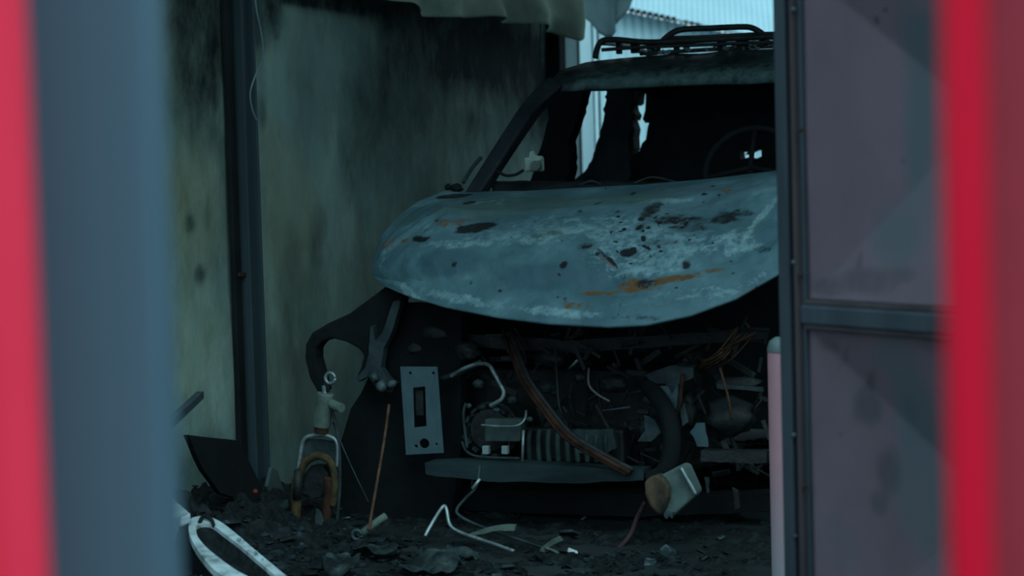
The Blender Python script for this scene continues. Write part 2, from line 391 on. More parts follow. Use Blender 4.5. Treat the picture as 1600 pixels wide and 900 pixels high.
paint(hood, 'pale', [hb(720, 385, 80, 8, .62), hb(880, 365, 60, 9, .62), hb(1010, 380, 95, 28, .75), hb(1150, 385, 50, 20, .5), hb(840, 378, 60, 10, .55), hb(950, 350, 50, 8, .5), hb(1110, 460, 60, 10, .5), hb(1050, 318, 60, 6, .5), hb(1000, 420, 80, 18, .55), hb(1190, 345, 8, 50, .6, -30), hb(1100, 390, 60, 3, .8, 25), hb(1000, 375, 110, 45, .42), hb(850, 350, 60, 10, .34, 4), hb(800, 372, 110, 14, .34, 4), hb(1020, 395, 90, 22, .45), hb(650, 325, 60, 5, .3, 12), hb(760, 320, 60, 6, .3),
    hb(640, 455, 40, 8, .6, -25), hb(720, 470, 90, 9, .55, -8), hb(870, 490, 90, 8, .55, -4), hb(1040, 470, 90, 9, .30, 8), hb(1180, 440, 50, 8, .3, 28), hb(600, 400, 10, 30, .4), hb(1110, 385, 70, 3, .4, 28),
    hb(920, 350, 60, 6, .3), hb(1200, 400, 30, 18, .1), hb(860, 430, 85, 18, 0), hb(700, 412, 60, 18, 0)], base=0.08)
# rolled edge under the lip


# windscreen pillars, header and roof
RTOP = [(850, 150, 1.46), (872, 144, 1.48), (905, 141, 1.5), (950, 138, 1.5), (1050, 132, 1.5), (1218, 128, 1.5), (1280, 130, 1.48), (1335, 138, 1.46)]
RMID = [(852, 143, 1.48), (876, 131, 1.5), (910, 120, 1.53), (955, 116, 1.54), (1050, 110, 1.54), (1218, 102, 1.54), (1285, 104, 1.52), (1345, 125, 1.48)]
RUP = [(858, 128, 1.55), (880, 107, 1.62), (915, 97, 1.70), (960, 92, 1.74), (1050, 85, 1.78), (1218, 74, 1.80), (1295, 78, 1.74), (1355, 110, 1.60)]
rows = []
for c in (RTOP, RMID, RUP):
    rows.append([K(*interp(c, i / 40)) for i in range(41)])
last = rows[-1]
rows.insert(1, [a.lerp(b, .5) + Z * .006 - B * .008 for a, b in zip(rows[0], rows[1])])
rows.insert(3, [a.lerp(b, .5) + Z * .006 - B * .004 for a, b in zip(rows[2], last)])
for dv, dz in ((.3, .012), (.7, .02), (1.2, .0), (1.6, -.08)):
    rows.append([p + B * dv + Z * dz for p in last])
ROOFM = mat('scorched_roof_paint', (.012, .016, .017), (.05, .066, .066), rough=.6, scale=5, c3=(.10, .125, .12), pos=(.38, .62), bump=.3, masks={'pale': ((.05, .105, .105), 1.8)}, mrange=(.25, .8))
rows = [[p + Z * noise.noise(p * 7) * .006 for p in r] for r in rows]
roof = part('roof', grid_bm(rows), ROOFM, smooth=True, solid=.03)
me = roof.data; at = me.attributes.new('pale', 'FLOAT', 'POINT')
at.data.foreach_set('value', [(.62 if k // 41 <= 1 else (.4 if k // 41 == 2 else 0.0)) * (1 if k % 41 > 3 else .3) for k in range(len(me.vertices))])
def pillar(name, pts, wid, dep, m=SOOT2):
    bm = bmesh.new(); pts = smooth_pts([Vector(p) for p in pts], 5); n = len(pts); rings = []
    for i, p in enumerate(pts):
        t = (pts[min(i + 1, n - 1)] - pts[max(i - 1, 0)]).normalized()
        x = t.cross(B).normalized(); y = t.cross(x).normalized(); ww = wid[0] + (wid[1] - wid[0]) * i / (n - 1)
        rings.append([bm.verts.new(p + x * a * ww / 2 + y * b * dep / 2) for a, b in ((-1, -1), (1, -1), (1, 1), (-1, 1))])
    for i in range(n - 1):
        for k in range(4): bm.faces.new((rings[i][k], rings[i][(k + 1) % 4], rings[i + 1][(k + 1) % 4], rings[i + 1][k]))
    bm.faces.new(rings[0][::-1]); bm.faces.new(rings[-1])
    return part(name, bm, m, bevel=.01)
AP = mat('windscreen_pillar_paint', (.005, .009, .011), (.014, .022, .027), raw=True, rough=.5, scale=6, bump=.3)
pillar('windscreen_pillar', [K(736, 315, 1.0), K(757, 282, 1.08), K(800, 215, 1.24), K(835, 165, 1.4), K(868, 133, 1.5)], (.058, .07), .07, AP)
pillar('windscreen_pillar', [K(1290, 300, .95), K(1315, 230, 1.15), K(1330, 170, 1.35), K(1335, 128, 1.5)], (.07, .06), .07, AP)
# door pillars and burnt side frames
part('door_pillar', kprism([ragged([(866, 146), (912, 140), (900, 190), (888, 222), (890, 262), (880, 300), (822, 306), (838, 250), (856, 190)], 1.2, 7, 1)], 2.1, .10), SOOTF)
part('door_pillar', kprism([[(1296, 146), (1330, 140), (1330, 300), (1290, 300)]], 2.0, .12), SOOTF)
# rear body with what is left of the headlining and seats hanging over the openings
outer = ragged([(958, 130), (945, 180), (936, 214), (925, 245), (915, 268), (900, 279), (884, 285), (880, 330), (1370, 330), (1370, 125)], 1.6, 6, 4)
hole1 = [(998, 146), (1009, 147), (1008, 172), (1004, 186), (1008, 192), (1015, 189), (1012, 198), (1009, 218), (1003, 224), (999, 236), (984, 246), (990, 232), (989, 214), (991, 202), (985, 184), (990, 188), (993, 180), (988, 172), (986, 156), (991, 165), (996, 162)]
hole2 = [(1154, 234), (1160, 230), (1161, 238), (1168, 231), (1174, 232), (1164, 242), (1176, 236), (1189, 233), (1190, 244), (1180, 249), (1168, 246), (1156, 250)]
part('rear_body', kprism([outer, hole1, hole2], 2.9, .10), INTER)
part('headlining_remnant', kprism([ragged([(950, 132), (990, 130), (988, 180), (982, 226), (985, 270), (980, 292), (920, 292), (932, 236), (940, 198)], 2.2, 5, 9)], 2.5, .02), INTER)
part('tailgate', carbox(0, 3.32, .75, 1.5, .08, .95), SOOTF, bevel=.03)
# side panels, floor pan, firewall
for s in (-1, 1):
    bm = bmesh.new()
    prof = [(.72, .55), (.74, 1.0), (1.05, 1.16), (3.3, 1.2), (3.42, .9), (3.35, .42), (3.02, .40), (2.95, .62), (2.7, .70), (2.42, .6), (2.35, .38), (1.15, .36), (1.08, .6), (.9, .70)]
    prism([prof], lambda a, b: W(s * .84, a, b), L * (-s * .05), bm)
    part('side_panel', bm, SOOT2, bevel=.008)
part('floor_pan', carbox(0, 2.0, .36, 1.62, 2.7, .06), SOOTF)
part('firewall', carbox(0.0, .98, .74, 1.6, .05, .80), SOOTF)
part('dashboard', grid_bm([[K(x, y0 + 3 * noise.noise(Vector((x * .03, k, 0))), vv) for x in range(770, 1330, 8)] for k, (y0, vv) in enumerate(((330, 1.06), (290, 1.10), (283, 1.18), (284, 1.35), (310, 1.42), (360, 1.44)))]), SOOT, smooth=True, solid=.02)
bm = tube_bm([K(905 + k * 6, 289 - 6 * math.sin(k * .5) ** 2, 1.12) for k in range(7)], .006); part('wiring_loom', bm, SOOT2, smooth=True)
bm = tube_bm([K(990, 287, 1.1), K(1020, 277, 1.12), K(1060, 286, 1.1)], .005); part('wiper_arm', bm, SOOT2, smooth=True)
# steering wheel
sw = []
c = K(1172, 262, 1.5); ax = (B * .85 + Z * -.5).normalized(); e1 = L; e2 = ax.cross(L).normalized()
ring = [c + (e1 * math.cos(a) + e2 * math.sin(a)) * .18 for a in np.linspace(0, 2 * math.pi, 33)]
bm = tube_bm(ring, .013, sm=0)
for a in (.2, 2.9, 4.71): tube_bm([c, c + (e1 * math.cos(a) + e2 * math.sin(a)) * .18], .01, sm=0, bm=bm)
tube_bm([c, c + ax * .25], .02, sm=0, bm=bm); part('steering_wheel', bm, SOOTF, smooth=True)
for u in (-.38, .38):   # sprung seat frames
    bm = bmesh.new()
    tube_bm([W(u - .22, 1.95, .45), W(u - .22, 2.08, .9), W(u - .17, 2.14, 1.12), W(u + .17, 2.14, 1.12), W(u + .22, 2.08, .9), W(u + .22, 1.95, .45)], .014, bm=bm)
    for k in range(5): tube_bm([W(u - .21, 1.99 + .03 * k, .55 + .11 * k), W(u + .21, 1.99 + .03 * k, .55 + .11 * k)], .005, bm=bm, sm=0)
    carbox(u, 1.75, .46, .46, .48, .05, bm); part('seat_frame', bm, SOOT, smooth=False)

# roof rack
rk = tube_bm([K(930, 90, 1.75), K(938, 66, 1.78), K(960, 62, 1.78), K(1015, 66, 1.78), K(1100, 62, 1.78), K(1218, 57, 1.78), K(1300, 60, 1.76), K(1330, 92, 1.7)], .013)
rack = part('roof_rack', rk, SOOT2, smooth=True)
for pts, r in (([K(940, 78, 1.76), K(1000, 74, 1.78), K(1100, 70, 1.78), K(1218, 66, 1.78), K(1320, 70, 1.76)], .008),
               ([K(1000, 84, 1.79), K(1100, 78, 1.8), K(1220, 71, 1.8)], .009),
               ([K(938, 66, 1.78), W(-.58, 2.4, 1.80), W(-.60, 3.0, 1.76)], .013), ([K(1318, 70, 1.76), W(.60, 2.4, 1.80), W(.60, 3.0, 1.76)], .013)):
    part('rack_bar', tube_bm(pts, r), SOOT2, rack, smooth=True)
part('rack_hoop', tube_bm([K(1033, 66, 1.8), K(1050, 52, 1.8), K(1068, 46, 1.8), K(1110, 44, 1.8), K(1160, 42, 1.8), K(1176, 44, 1.8), K(1190, 52, 1.8), K(1200, 62, 1.8)], .013), SOOT2, rack, smooth=True)
part('rack_bar', tube_bm([K(1045, 59, 1.8), K(1110, 57, 1.8), K(1180, 53, 1.8), K(1218, 52, 1.8)], .008), SOOT2, rack, smooth=True)
for k, x in enumerate((962, 985, 1012, 1052, 1120, 1150, 1186, 1208)):
    part('rack_bracket', kbox(x, 66 - k * .8, x + 7 + (k % 3) * 5, 84 - k * 1.5, 1.79, .03), SOOT, rack)
bm = bmesh.new(); rs = random.Random(5)
for k in range(26):
    x = rs.uniform(1000, 1215); p = K(x, 81 - (x - 1000) * .055 + rs.uniform(-5, 5), 1.79)
    box_bm(p, rs.uniform(.008, .03), .02, rs.uniform(.006, .016), Matrix.Rotation(rs.uniform(-.6, .6), 3, 'Y'), bm)
part('melted_fitting', bm, ASH, rack)['kind'] = 'stuff'

# left front wing: bent strip hanging outward, wall seen through its arch
wing = kprism([[(604, 446), (575, 468), (545, 490), (512, 505), (487, 520), (477, 538), (476, 560), (483, 590), (495, 612), (507, 612), (500, 585), (493, 560), (493, 545), (501, 534), (520, 529), (540, 534), (560, 545), (568, 556), (563, 575), (556, 590), (566, 592), (585, 560), (605, 520), (625, 480), (630, 458)]], .36, .07)
part('front_wing', wing, SOOTF, bevel=.008, label='charred front wing bent out over an empty wheel arch')
part('bumper_core', kprism([ragged([(596, 470), (720, 480), (720, 690), (700, 850), (560, 850), (525, 835), (527, 760), (533, 690), (548, 640), (572, 600), (585, 560), (590, 520)], 1.5, 12, 3)], .42, .05), SOOTF)
# headlamp mounting: ash-grey folded flange
bm = kprism([ragged([(614, 470), (626, 470), (615, 510), (600, 545), (595, 575), (605, 590), (618, 600), (612, 612), (596, 612), (582, 600), (575, 588), (560, 596), (556, 590), (570, 575), (576, 552), (578, 510), (582, 508), (586, 532), (596, 522), (604, 500)], .8, 8, 2)], .33, .035)
part('headlamp_mount', bm, GREYM, bevel=.004)
for x, y, r in ((597, 603, .022), (612, 600, .016), (585, 590, .018)):
    bm = bmesh.new(); bmesh.ops.create_icosphere(bm, subdivisions=2, radius=r, matrix=Matrix.Translation(K(x, y, .31)))
    for v_ in bm.verts: v_.co += Vector((1, 1, 1)) * noise.noise(v_.co * 60) * .006
    part('melted_lump', bm, ASH, smooth=True)

# slotted upright bracket
bm = kprism([[(625, 573), (683, 573), (693, 708), (634, 711)], [(645, 606), (664, 604), (666, 666), (647, 668)], circ(663, 693, 7.5, 7.5), circ(683 - 6, 583, 2.2), circ(641, 583, 2.2), circ(650, 697, 2.5), circ(682, 694, 1.8)], .30, .006)
slot = part('upright_bracket', bm, PLATE, bevel=.0015, label='pale slotted steel bracket')
bm = kbox(648, 610, 662, 650, .32, .02); part('slot_insert', bm, SOOT2, slot, bevel=.003)
bm = bmesh.new()
for a, b in (((630, 576), (642, 707)), ((680, 576), (688, 705))): tube_bm([K(a[0], a[1], .302), K(b[0], b[1], .302)], .003, bm=bm, sm=0)
part('bracket_rib', bm, PLATE, slot)

BEAMM = mat('sooty_beam_paint', (.005, .013, .015), (.016, .036, .040), raw=True, rough=.7, scale=7, c3=(.03, .06, .065), stretch=(.5, .5, 2))
RIBM = mat('smoked_rib', (.012, .026, .028), (.035, .065, .066), raw=True, rough=.6, scale=12)
# radiator support frame and bumper beam
part('bumper_beam', kprism([ragged([(664, 722), (760, 722), (900, 729), (1005, 735), (1005, 750), (900, 755), (760, 752), (664, 742)], 1.2, 18, 8)], .22, .09), BEAMM, bevel=.008)
part('bumper_beam', kprism([ragged([(1095, 704), (1198, 706), (1198, 724), (1095, 722)], 1, 14, 9)], .3, .06), SOOT2, bevel=.006)
part('lower_crossmember', kprism([ragged([(640, 762), (900, 768), (1100, 775), (1205, 770), (1205, 800), (1000, 808), (760, 800), (640, 790)], 1.5, 22, 10)], .55, .1), SOOTF, bevel=.01)
part('upper_crossmember', kprism([ragged([(700, 520), (900, 532), (1190, 512), (1195, 530), (900, 552), (700, 540)], 1.2, 22, 11)], .5, .05), SOOT2, bevel=.006)
# engine block mass and head
bm = kbox(712, 575, 1100, 735, .62, .3); part('engine_block', bm, SOOT2, bevel=.02)
def lump(x, y, v, sx, sy, m, name, seed=0, par=None):
    bm = bmesh.new(); c = K(x, y, v); k = c.y / FPX
    bmesh.ops.create_icosphere(bm, subdivisions=3, radius=1)
    for q in bm.verts:
        d = 1 + .35 * noise.noise(q.co * 2.2 + Vector((seed, 0, 0)))
        q.co = c + L * q.co.x * sx * k * d + Z * q.co.z * sy * k * d + B * q.co.y * min(sx, sy) * k * d
    return part(name, bm, m, par, smooth=True)
# alternator with cage, clamps and tabs
alt = bmesh.new()
c = K(778, 668, .42)
def cyl(bm, c, axis, r, h, seg=28, r2=None):
    M = Matrix.Translation(c) @ axis.to_track_quat('Z', 'Y').to_matrix().to_4x4()
    bmesh.ops.create_cone(bm, cap_ends=True, segments=seg, radius1=r, radius2=r2 or r, depth=h, matrix=M)
cyl(alt, c, B, .10, .10); cyl(alt, c - B * .06, B, .075, .04)
alter = part('alternator', alt, SOOT2, bevel=.004)
bm = bmesh.new()
for k in range(14):
    a = k * math.pi / 7; box_bm(c - B * .065 + L * math.cos(a) * .088 + Z * math.sin(a) * .088, .01, .05, .022, CARROT @ Matrix.Rotation(-a, 3, 'Y'), bm)
part('cooling_fin', bm, GREYM, alter)
bm = kprism([[(757, 655), (815, 655), (812, 690), (757, 690)]], .28, .05); part('regulator', bm, mat('regulator_casing', (.05, .065, .06), (.10, .12, .11), scale=14), alter, bevel=.004)
part('clamp_bar', tube_bm([K(752, 664, .26), K(780, 666, .25), K(808, 665, .25), K(820, 655, .26), K(822, 642, .3)], .0045), ALU, alter, smooth=True)
for x in (758, 788): part('mounting_tab', kbox(x - 5, 697, x + 5, 710, .27, .02), mat('pale_tab', (.3, .33, .30), (.4, .43, .4)), alter, bevel=.002)
part('tie_rod', tube_bm([K(818, 672, .25), K(816, 722, .24)], .0055, sm=0), ALU, alter, smooth=True)
part('tie_rod', tube_bm([K(728, 630, .28), K(724, 650, .27), K(730, 700, .27)], .006), GREYM, alter, smooth=True)
part('cage_bar', tube_bm([K(722, 690, .3), K(730, 706, .28), K(752, 714, .27), K(812, 716, .27)], .005), GREYM, alter, smooth=True)
for x, y, s in ((732, 634, 5), (775, 640, 6), (828, 655, 5), (748, 600, 9), (800, 625, 8)): lump(x, y, .3, s, s * .8, ASH if s < 7 else GREYM, 'bolt_cluster', x, alter)
# bright bent coolant pipe
part('coolant_pipe', tube_bm([K(705, 588, .36), K(725, 576, .34), K(745, 569, .33), K(763, 570, .3), K(772, 583, .28), K(780, 598, .27), K(787, 612, .27), K(783, 624, .27), K(766, 634, .28)], .0075, sm=8), ALU, smooth=True, label='bright bent metal coolant pipe')
part('pipe_elbow', tube_bm([K(690, 592, .37), K(718, 582, .36), K(752, 566, .34)], .011), GREYM, smooth=True)
# ribbed intake / condenser fins
for k in range(9):
    x = 826 + k * 15
    part('intake_rib', tube_bm([K(x + 2, 672, .36), K(x, 690, .34), K(x + 2, 722, .35)], .0095), RIBM, smooth=True)
part('intake_manifold', kbox(818, 668, 975, 726, .40, .08), SOOT2, bevel=.01)
bm = kprism([ragged([(895, 672), (958, 670), (962, 700), (940, 712), (900, 706)], 1.5, 8, 6)], .34, .02); part('cover_plate', bm, RIBM, bevel=.003)
# scorched hose bundle running diagonally
for dx, dy, r, m in ((0, 0, .012, RUST), (5, -3, .009, SOOT2), (-5, 3, .008, RUST)):
    part('hose', tube_bm([K(792 + dx, 522 + dy, .40), K(806 + dx, 556 + dy, .32), K(822 + dx, 595 + dy, .26), K(850 + dx, 635 + dy, .24), K(885 + dx, 678 + dy, .22), K(925 + dx, 705 + dy, .2), K(985 + dx, 738 + dy, .2)], r), m, smooth=True)
part('hose', tube_bm([K(786, 515, .42), K(790, 535, .34), K(795, 552, .33)], .006), RUST, smooth=True)
part('brake_line', tube_bm([K(868, 540, .4), K(870, 590, .34), K(873, 630, .3), K(878, 648, .3)], .004), GREYM, smooth=True)
part('copper_cable', tube_bm([K(920, 575, .35), K(920, 600, .3), K(932, 615, .28), K(952, 627, .26)], .004), mat('pale_copper', (.2, .15, .12), (.34, .27, .22)), smooth=True)
part('bracket_arm', tube_bm([K(890, 576, .34), K(902, 563, .3)], .005, sm=0), ALU, smooth=True)
part('clamp_bar', tube_bm([K(940, 642, .3), K(985, 636, .3)], .004, sm=0), GREYM, smooth=True)
rs = random.Random(21)
for k, (x, y, sx, sy, m) in enumerate(((855, 605, 14, 9, GREYM), (905, 590, 10, 8, SOOT2), (960, 600, 22, 14, SOOT2), (1040, 600, 26, 12, GREYM), (1020, 625, 18, 9, GREYM), (1015, 668, 18, 14, GREYM), (1070, 575, 18, 10, SOOT2), (1150, 600, 40, 12, SOOT2),
        (680, 520, 30, 14, SOOT2), (650, 545, 18, 12, SOOT2), (730, 548, 22, 16, SOOT2), (860, 560, 26, 14, SOOT2), (1075, 640, 14, 30, SOOT2), (1140, 650, 40, 30, SOOT2), (965, 700, 14, 22, SOOT2), (1045, 700, 18, 16, SOOT2))):
    lump(x, y, .44, sx, sy, m, 'burnt_component', k * 3.1)
# right of the engine: folded ash-grey brackets
for k, (lp, m) in enumerate((([(1008, 586), (1048, 570), (1082, 574), (1084, 590), (1060, 600), (1050, 618), (1040, 600), (1020, 598)], GREYM), ([(1030, 604), (1060, 600), (1056, 640), (1046, 640), (1040, 620)], PLATE), ([(1088, 662), (1100, 660), (1106, 700), (1090, 698), (1078, 676)], PLATE),
        ([(1005, 648), (1022, 655), (1032, 676), (1018, 690), (996, 690), (1008, 672)], ASH), ([(1068, 630), (1074, 660), (1066, 668), (1062, 640)], ASH), ([(1120, 598), (1190, 606), (1192, 612), (1120, 607)], GREYM), ([(1100, 745), (1106, 745), (1108, 770), (1104, 771)], GREYM), ([(1143, 762), (1152, 765), (1156, 795), (1148, 798)], SOOT2))):
    part('folded_bracket', kprism([ragged(lp, 1.0, 8, k + 30)], .34, .015), m, bevel=.002)
# frayed harness strands, top right
for k in range(9):
    x0, y0 = 1095 + rs.uniform(-8, 10), 572 + rs.uniform(-10, 8); x1, y1 = 1160 + rs.uniform(-16, 22), 520 + rs.uniform(-10, 14)
    part('harness_strand', tube_bm([K(x0, y0, .38), K((x0 + x1) / 2 + rs.uniform(-8, 8), (y0 + y1) / 2 + rs.uniform(0, 14), .3), K(x1, y1, .36)], rs.uniform(.0025, .0045)), OCHRE if k % 2 else RUST, smooth=True)
part('harness_strand', tube_bm([K(1125, 575, .33), K(1132, 600, .3), K(1138, 622, .3), K(1143, 655, .33)], .005), COPPER, smooth=True)
part('harness_strand', tube_bm([K(1067, 585, .33), K(1064, 610, .3), K(1062, 632, .3), K(1052, 655, .33)], .007), RUST, smooth=True)
part('harness_strand', tube_bm([K(1104, 548, .33), K(1110, 535, .3), K(1117, 525, .3)], .004), RUST, smooth=True)
part('radiator_hose', tube_bm([K(1010, 600, .36), K(1040, 640, .3), K(1050, 690, .26), K(1040, 735, .24), K(1015, 750, .24)], .032), SOOTF, smooth=True)
# dark chaos texture behind: many small strips
bm = bmesh.new()
for k in range(240):
    x, y = rs.uniform(620, 1200), rs.uniform(510, 740); p = K(x, y, rs.uniform(.42, .58))
    R = Matrix.Rotation(rs.uniform(0, 6.3), 3, 'Y') @ Matrix.Rotation(rs.uniform(-.6, .6), 3, 'X')
    box_bm(p, rs.uniform(.02, .11), .01, rs.uniform(.004, .02), CARROT @ R, bm)
o = part('burnt_wiring_tangle', bm, SOOT2); o['kind'] = 'stuff'
# mirror motor dangling by its cable in the driver's window
mm = thing_mirror = part('mirror_housing', None or kbox(818, 246, 843, 268, 1.02, .06), CREAM, bevel=.008, label='cream remnant of the side mirror hanging by its cable')
part('mirror_bracket', kprism([[(827, 238), (832, 235), (836, 243), (846, 244), (846, 250), (826, 250)]], 1.03, .02), CREAM, mm, bevel=.002)
part('mirror_cable', tube_bm([K(818, 266, 1.04), K(805, 273, 1.04), K(790, 274, 1.05), K(778, 268, 1.06)], .006), SOOT, mm, smooth=True)
bm = bmesh.new(); cyl(bm, K(838, 259, 1.01), B, .02, .03); part('mirror_motor', bm, CREAMD, mm, bevel=.003)
lump(713, 294, 1.0, 10, 7, SOOT, 'mirror_stub', 5); lump(700, 292, 1.0, 5, 5, SOOT, 'mirror_stub', 6)
part('wing_rail', tube_bm([K(724, 285, 1.05), K(738, 262, 1.12), K(752, 246, 1.16)], .008), GREYM, smooth=True)
# fog lamp hanging under the bumper beam
fl = part('fog_lamp', kprism([[(1022, 748), (1062, 727), (1070, 730), (1088, 771), (1083, 778), (1046, 811), (1037, 807), (1030, 780)]], .12, .08), mat('smoked_lamp_housing', (.035, .065, .065), (.09, .145, .14), raw=True, scale=9), bevel=.008, label='pale square lamp housing dangling with scorched inside')
part('lamp_rim', tube_bm([K(1064, 731, .115), K(1076, 752, .11), K(1087, 772, .115)], .007), ALU, fl, smooth=True)
part('lamp_tab', kprism([[(1036, 800), (1052, 800), (1050, 811), (1045, 806), (1042, 812), (1037, 808)]], .11, .02), ASH, fl, bevel=.002)
part('lamp_bowl', kprism([[(1006, 753), (1014, 746), (1026, 742), (1038, 748), (1045, 762), (1045, 778), (1040, 792), (1034, 805), (1026, 803), (1014, 790), (1007, 772)]], .095, .06), mat('scorched_bowl', (.006, .010, .011), (.075, .062, .042), raw=True, scale=8, stretch=(1, 1, .4), pos=(.45, .6)), fl, bevel=.01)
part('lamp_cable', tube_bm([K(1008, 785, .14), K(995, 810, .15), K(985, 835, .14), K(965, 858, .1), K(935, 877, .05)], .008), mat('dusty_red_cable', (.05, .02, .022), (.11, .055, .055), scale=20), fl, smooth=True)
# wheels
for u, v in ((-.76, .95), (.76, .95), (-.76, 2.68), (.76, 2.68)):
    bm = bmesh.new(); cyl(bm, W(u, v, .30), L, .20, .17, 32)
    wh = part('wheel', bm, SOOT2, bevel=.01)
    tor = bmesh.new()
    seg = 36
    tube_bm([W(u, v + .25 * math.cos(a), .31 + .25 * math.sin(a)) for a in np.linspace(0, 2 * math.pi, seg)], .06, seg=10, sm=0, bm=tor); part('tyre', tor, SOOTF, wh, smooth=True)
adopt(car)

# ------------------------------------------------------------------ rubble on the floor (uncountable)
def hgt(x, y):
    left = 1 / (1 + math.exp((x + .93) * 9)); back = min(1, max(0, (y - 5.5) / .7))
    h = .0 + .19 * left * back
    wl = (Vector((x, y, 0)) - WO).dot(L); h *= min(1, max(0, (wl + .0) / .05)) if wl < .05 else 1
    n1 = noise.fractal(Vector((x * 5, y * 5, 0)), .7, 2, 6); n2 = noise.voronoi(Vector((x * 14, y * 14, 0)))[0][0]
    return max(-.03, h + .0 + n1 * (.03 + .06 * left) + (n2 - .5) * (.035 + .05 * left))
rows = [[Vector((x, y, hgt(x, y))) for x in np.linspace(-1.75, 1.7, 300)] for y in np.linspace(5.2, 9.0, 280)]
RUB = mat('charred_rubble', (.0035, .007, .008), (.010, .018, .020), raw=True, rough=.8, scale=22, c3=(.035, .06, .065), pos=(.45, .64), bump=.6, bscale=70)  # charred near-black that also carries the shade under the car
rub = tag(obj('charred_rubble', grid_bm(rows), RUB), 'black charred rubble and ash covering the shed floor around the car', 'rubble'); rub['kind'] = 'stuff'
bm = bmesh.new(); rs = random.Random(11)
for k in range(5200):
    x, y = rs.uniform(-1.5, 1.1), rs.uniform(5.9, 8.2)
    if (Vector((x, y, 0)) - WO).dot(L) < .06: continue
    vv_ = (Vector((x, y, 0)) - P0).dot(B); uu_ = (Vector((x, y, 0)) - P0).dot(L)
    if vv_ > -.02 and uu_ > -.85 and rs.random() < .9: continue  # few pale flakes under the car, so it darkens there like a shadow
    if rs.random() < .5: y = min(y, rs.uniform(5.95, 6.7))
    s = rs.uniform(.005, .020) * (2.4 if rs.random() < .10 else 1)
    R = Matrix.Rotation(rs.uniform(0, 6.3), 3, 'Z') @ Matrix.Rotation(rs.uniform(-.7, .7), 3, 'X')
    c = Vector((x, y, hgt(x, y) + s * .12)); n = rs.randint(4, 6)
    top = [bm.verts.new(c + R @ Vector((math.cos(6.28 * i / n) * s * rs.uniform(.6, 1.2), math.sin(6.28 * i / n) * s * rs.uniform(.5, 1), s * .1))) for i in range(n)]
    bot = [bm.verts.new(t.co - R @ Vector((0, 0, s * .25))) for t in top]
    bm.faces.new(top); bm.faces.new(bot[::-1])
    for i in range(n): bm.faces.new((top[i], bot[i], bot[(i + 1) % n], top[(i + 1) % n]))
SHARD = mat('glinting_ash_shards', (.004, .009, .010), (.016, .032, .036), raw=True, rough=.6, scale=9, c3=(.16, .25, .27), pos=(.46, .62), bump=.2)  # ash tones, with glints painted in as the brightest colour
sh = tag(obj('charred_shards', bm, SHARD), 'small ash-grey flakes and shards scattered over the black rubble', 'debris'); sh['kind'] = 'stuff'

# ------------------------------------------------------------------ loose things
def simple(name, bm, m, label, cat, group=None, **kw): return tag(obj(name, bm, m, **kw), label, cat, group)
ASHS = mat('ash_sheet', (.005, .011, .012), (.022, .040, .041), raw=True, scale=16, c3=(.06, .095, .095), pos=(.42, .60))
# larger torn sheets at the bottom middle
def crumpled(px, py, wpx, dep, z, seed):
    c = G(px, py, z); wd = wpx / FPX * c.y; rows = []; n = 16
    for j in range(n + 1):
        b = j / n * 2 - 1; r = []
        for i_ in range(n + 1):
            a = i_ / n * 2 - 1
            sq = math.sqrt(max(.05, 1 - .42 * (a * a if abs(b) > .2 else .6 * a * a)))
            e = 1 + .22 * noise.noise(Vector((a * 1.7, b * 1.7, seed)))
            x, y = a * wd * e * math.sqrt(1 - .45 * b * b), b * dep * e * sq
            q = Vector((x, y, seed * 3.7))
            r.append(c + Vector((x, y, .35 * (y + dep) * .5 + .04 * noise.noise(q * 10) + .022 * noise.noise(q * 26))))
        rows.append(r)
    return grid_bm(rows)
for k, (px, py, wpx, dep, z, lab) in enumerate(((590, 864, 40, .07, .03, 'curled grey sheet scrap below the copper rod, left of the bent pipe'),
        (672, 886, 52, .08, .03, 'ash-grey sheet scrap at the very front of the rubble, bottom middle'),
        (534, 884, 30, .09, .05, 'small folded grey scrap at the front, below the standing fork'),
        (720, 870, 26, .06, .03, 'small grey scrap in front of the sharply bent pipe, right of the larger scraps'))):
    simple('sheet_scrap', crumpled(px, py, wpx, dep, z, k + 1), ASHS, lab, 'scrap', solid=.003)
# dark board leaning on the wall
bm = prism([ragged([(294, 679), (372, 688), (412, 765), (395, 790), (345, 770), (318, 735)], .8, 16, 5)], lambda x, y: WP(x, y, .34 - (x - 294) / 118 * .14), L * -.02)
simple('charred_board', bm, SOOTF, 'black charred board leaning tilted against the wall at left', 'board', bevel=.003)
bm = prism([[(425, 730), (434, 735), (452, 790), (447, 812), (432, 800), (418, 760)]], lambda x, y: WP(x, y, .16), L * -.015)
simple('plaster_slab', bm, mat('grey_slab', (.07, .09, .085), (.13, .15, .14), scale=8), 'thin grey slab leaning against the wall base right of the column', 'slab', bevel=.003)
# stick on the left
a, b = WP(250, 676, .3), WP(313, 617, .06)
d = (b - a).normalized()
bm = tube_bm([a - d * .25, a, b], .018, seg=4, sm=0)
simple('metal_strip', bm, mat('blue_grey_strip', (.05, .065, .072), (.09, .11, .12), scale=8), 'narrow grey metal strip slanting out from behind the grey post', 'strip')
# wire hanging on the wall from the top
bm = tube_bm([WP(396, -60, .13), WP(400, 10, .13), WP(408, 50, .13), WP(411, 88, .13), WP(399, 118, .13), WP(391, 145, .13), WP(394, 170, .13), WP(401, 188, .13)], .0035, seg=6, sm=8)
simple('hanging_wire', bm, mat('pale_wire', (.17, .22, .23), (.28, .34, .35), scale=6), 'thin pale wire hanging down the wall beside the steel column', 'wire', smooth=True)
# two thin strands under the hanging cloth
for k, x in enumerate((828, 845)):
    simple('hanging_thread', tube_bm([WP(x, 20, .05), WP(x - 1, 90, .05)], .003, seg=5, sm=0), GREYM, ('left' if k == 0 else 'right') + ' one of two fine threads hanging over the sooty wall under the cloth', 'thread', 'threads under the cloth')
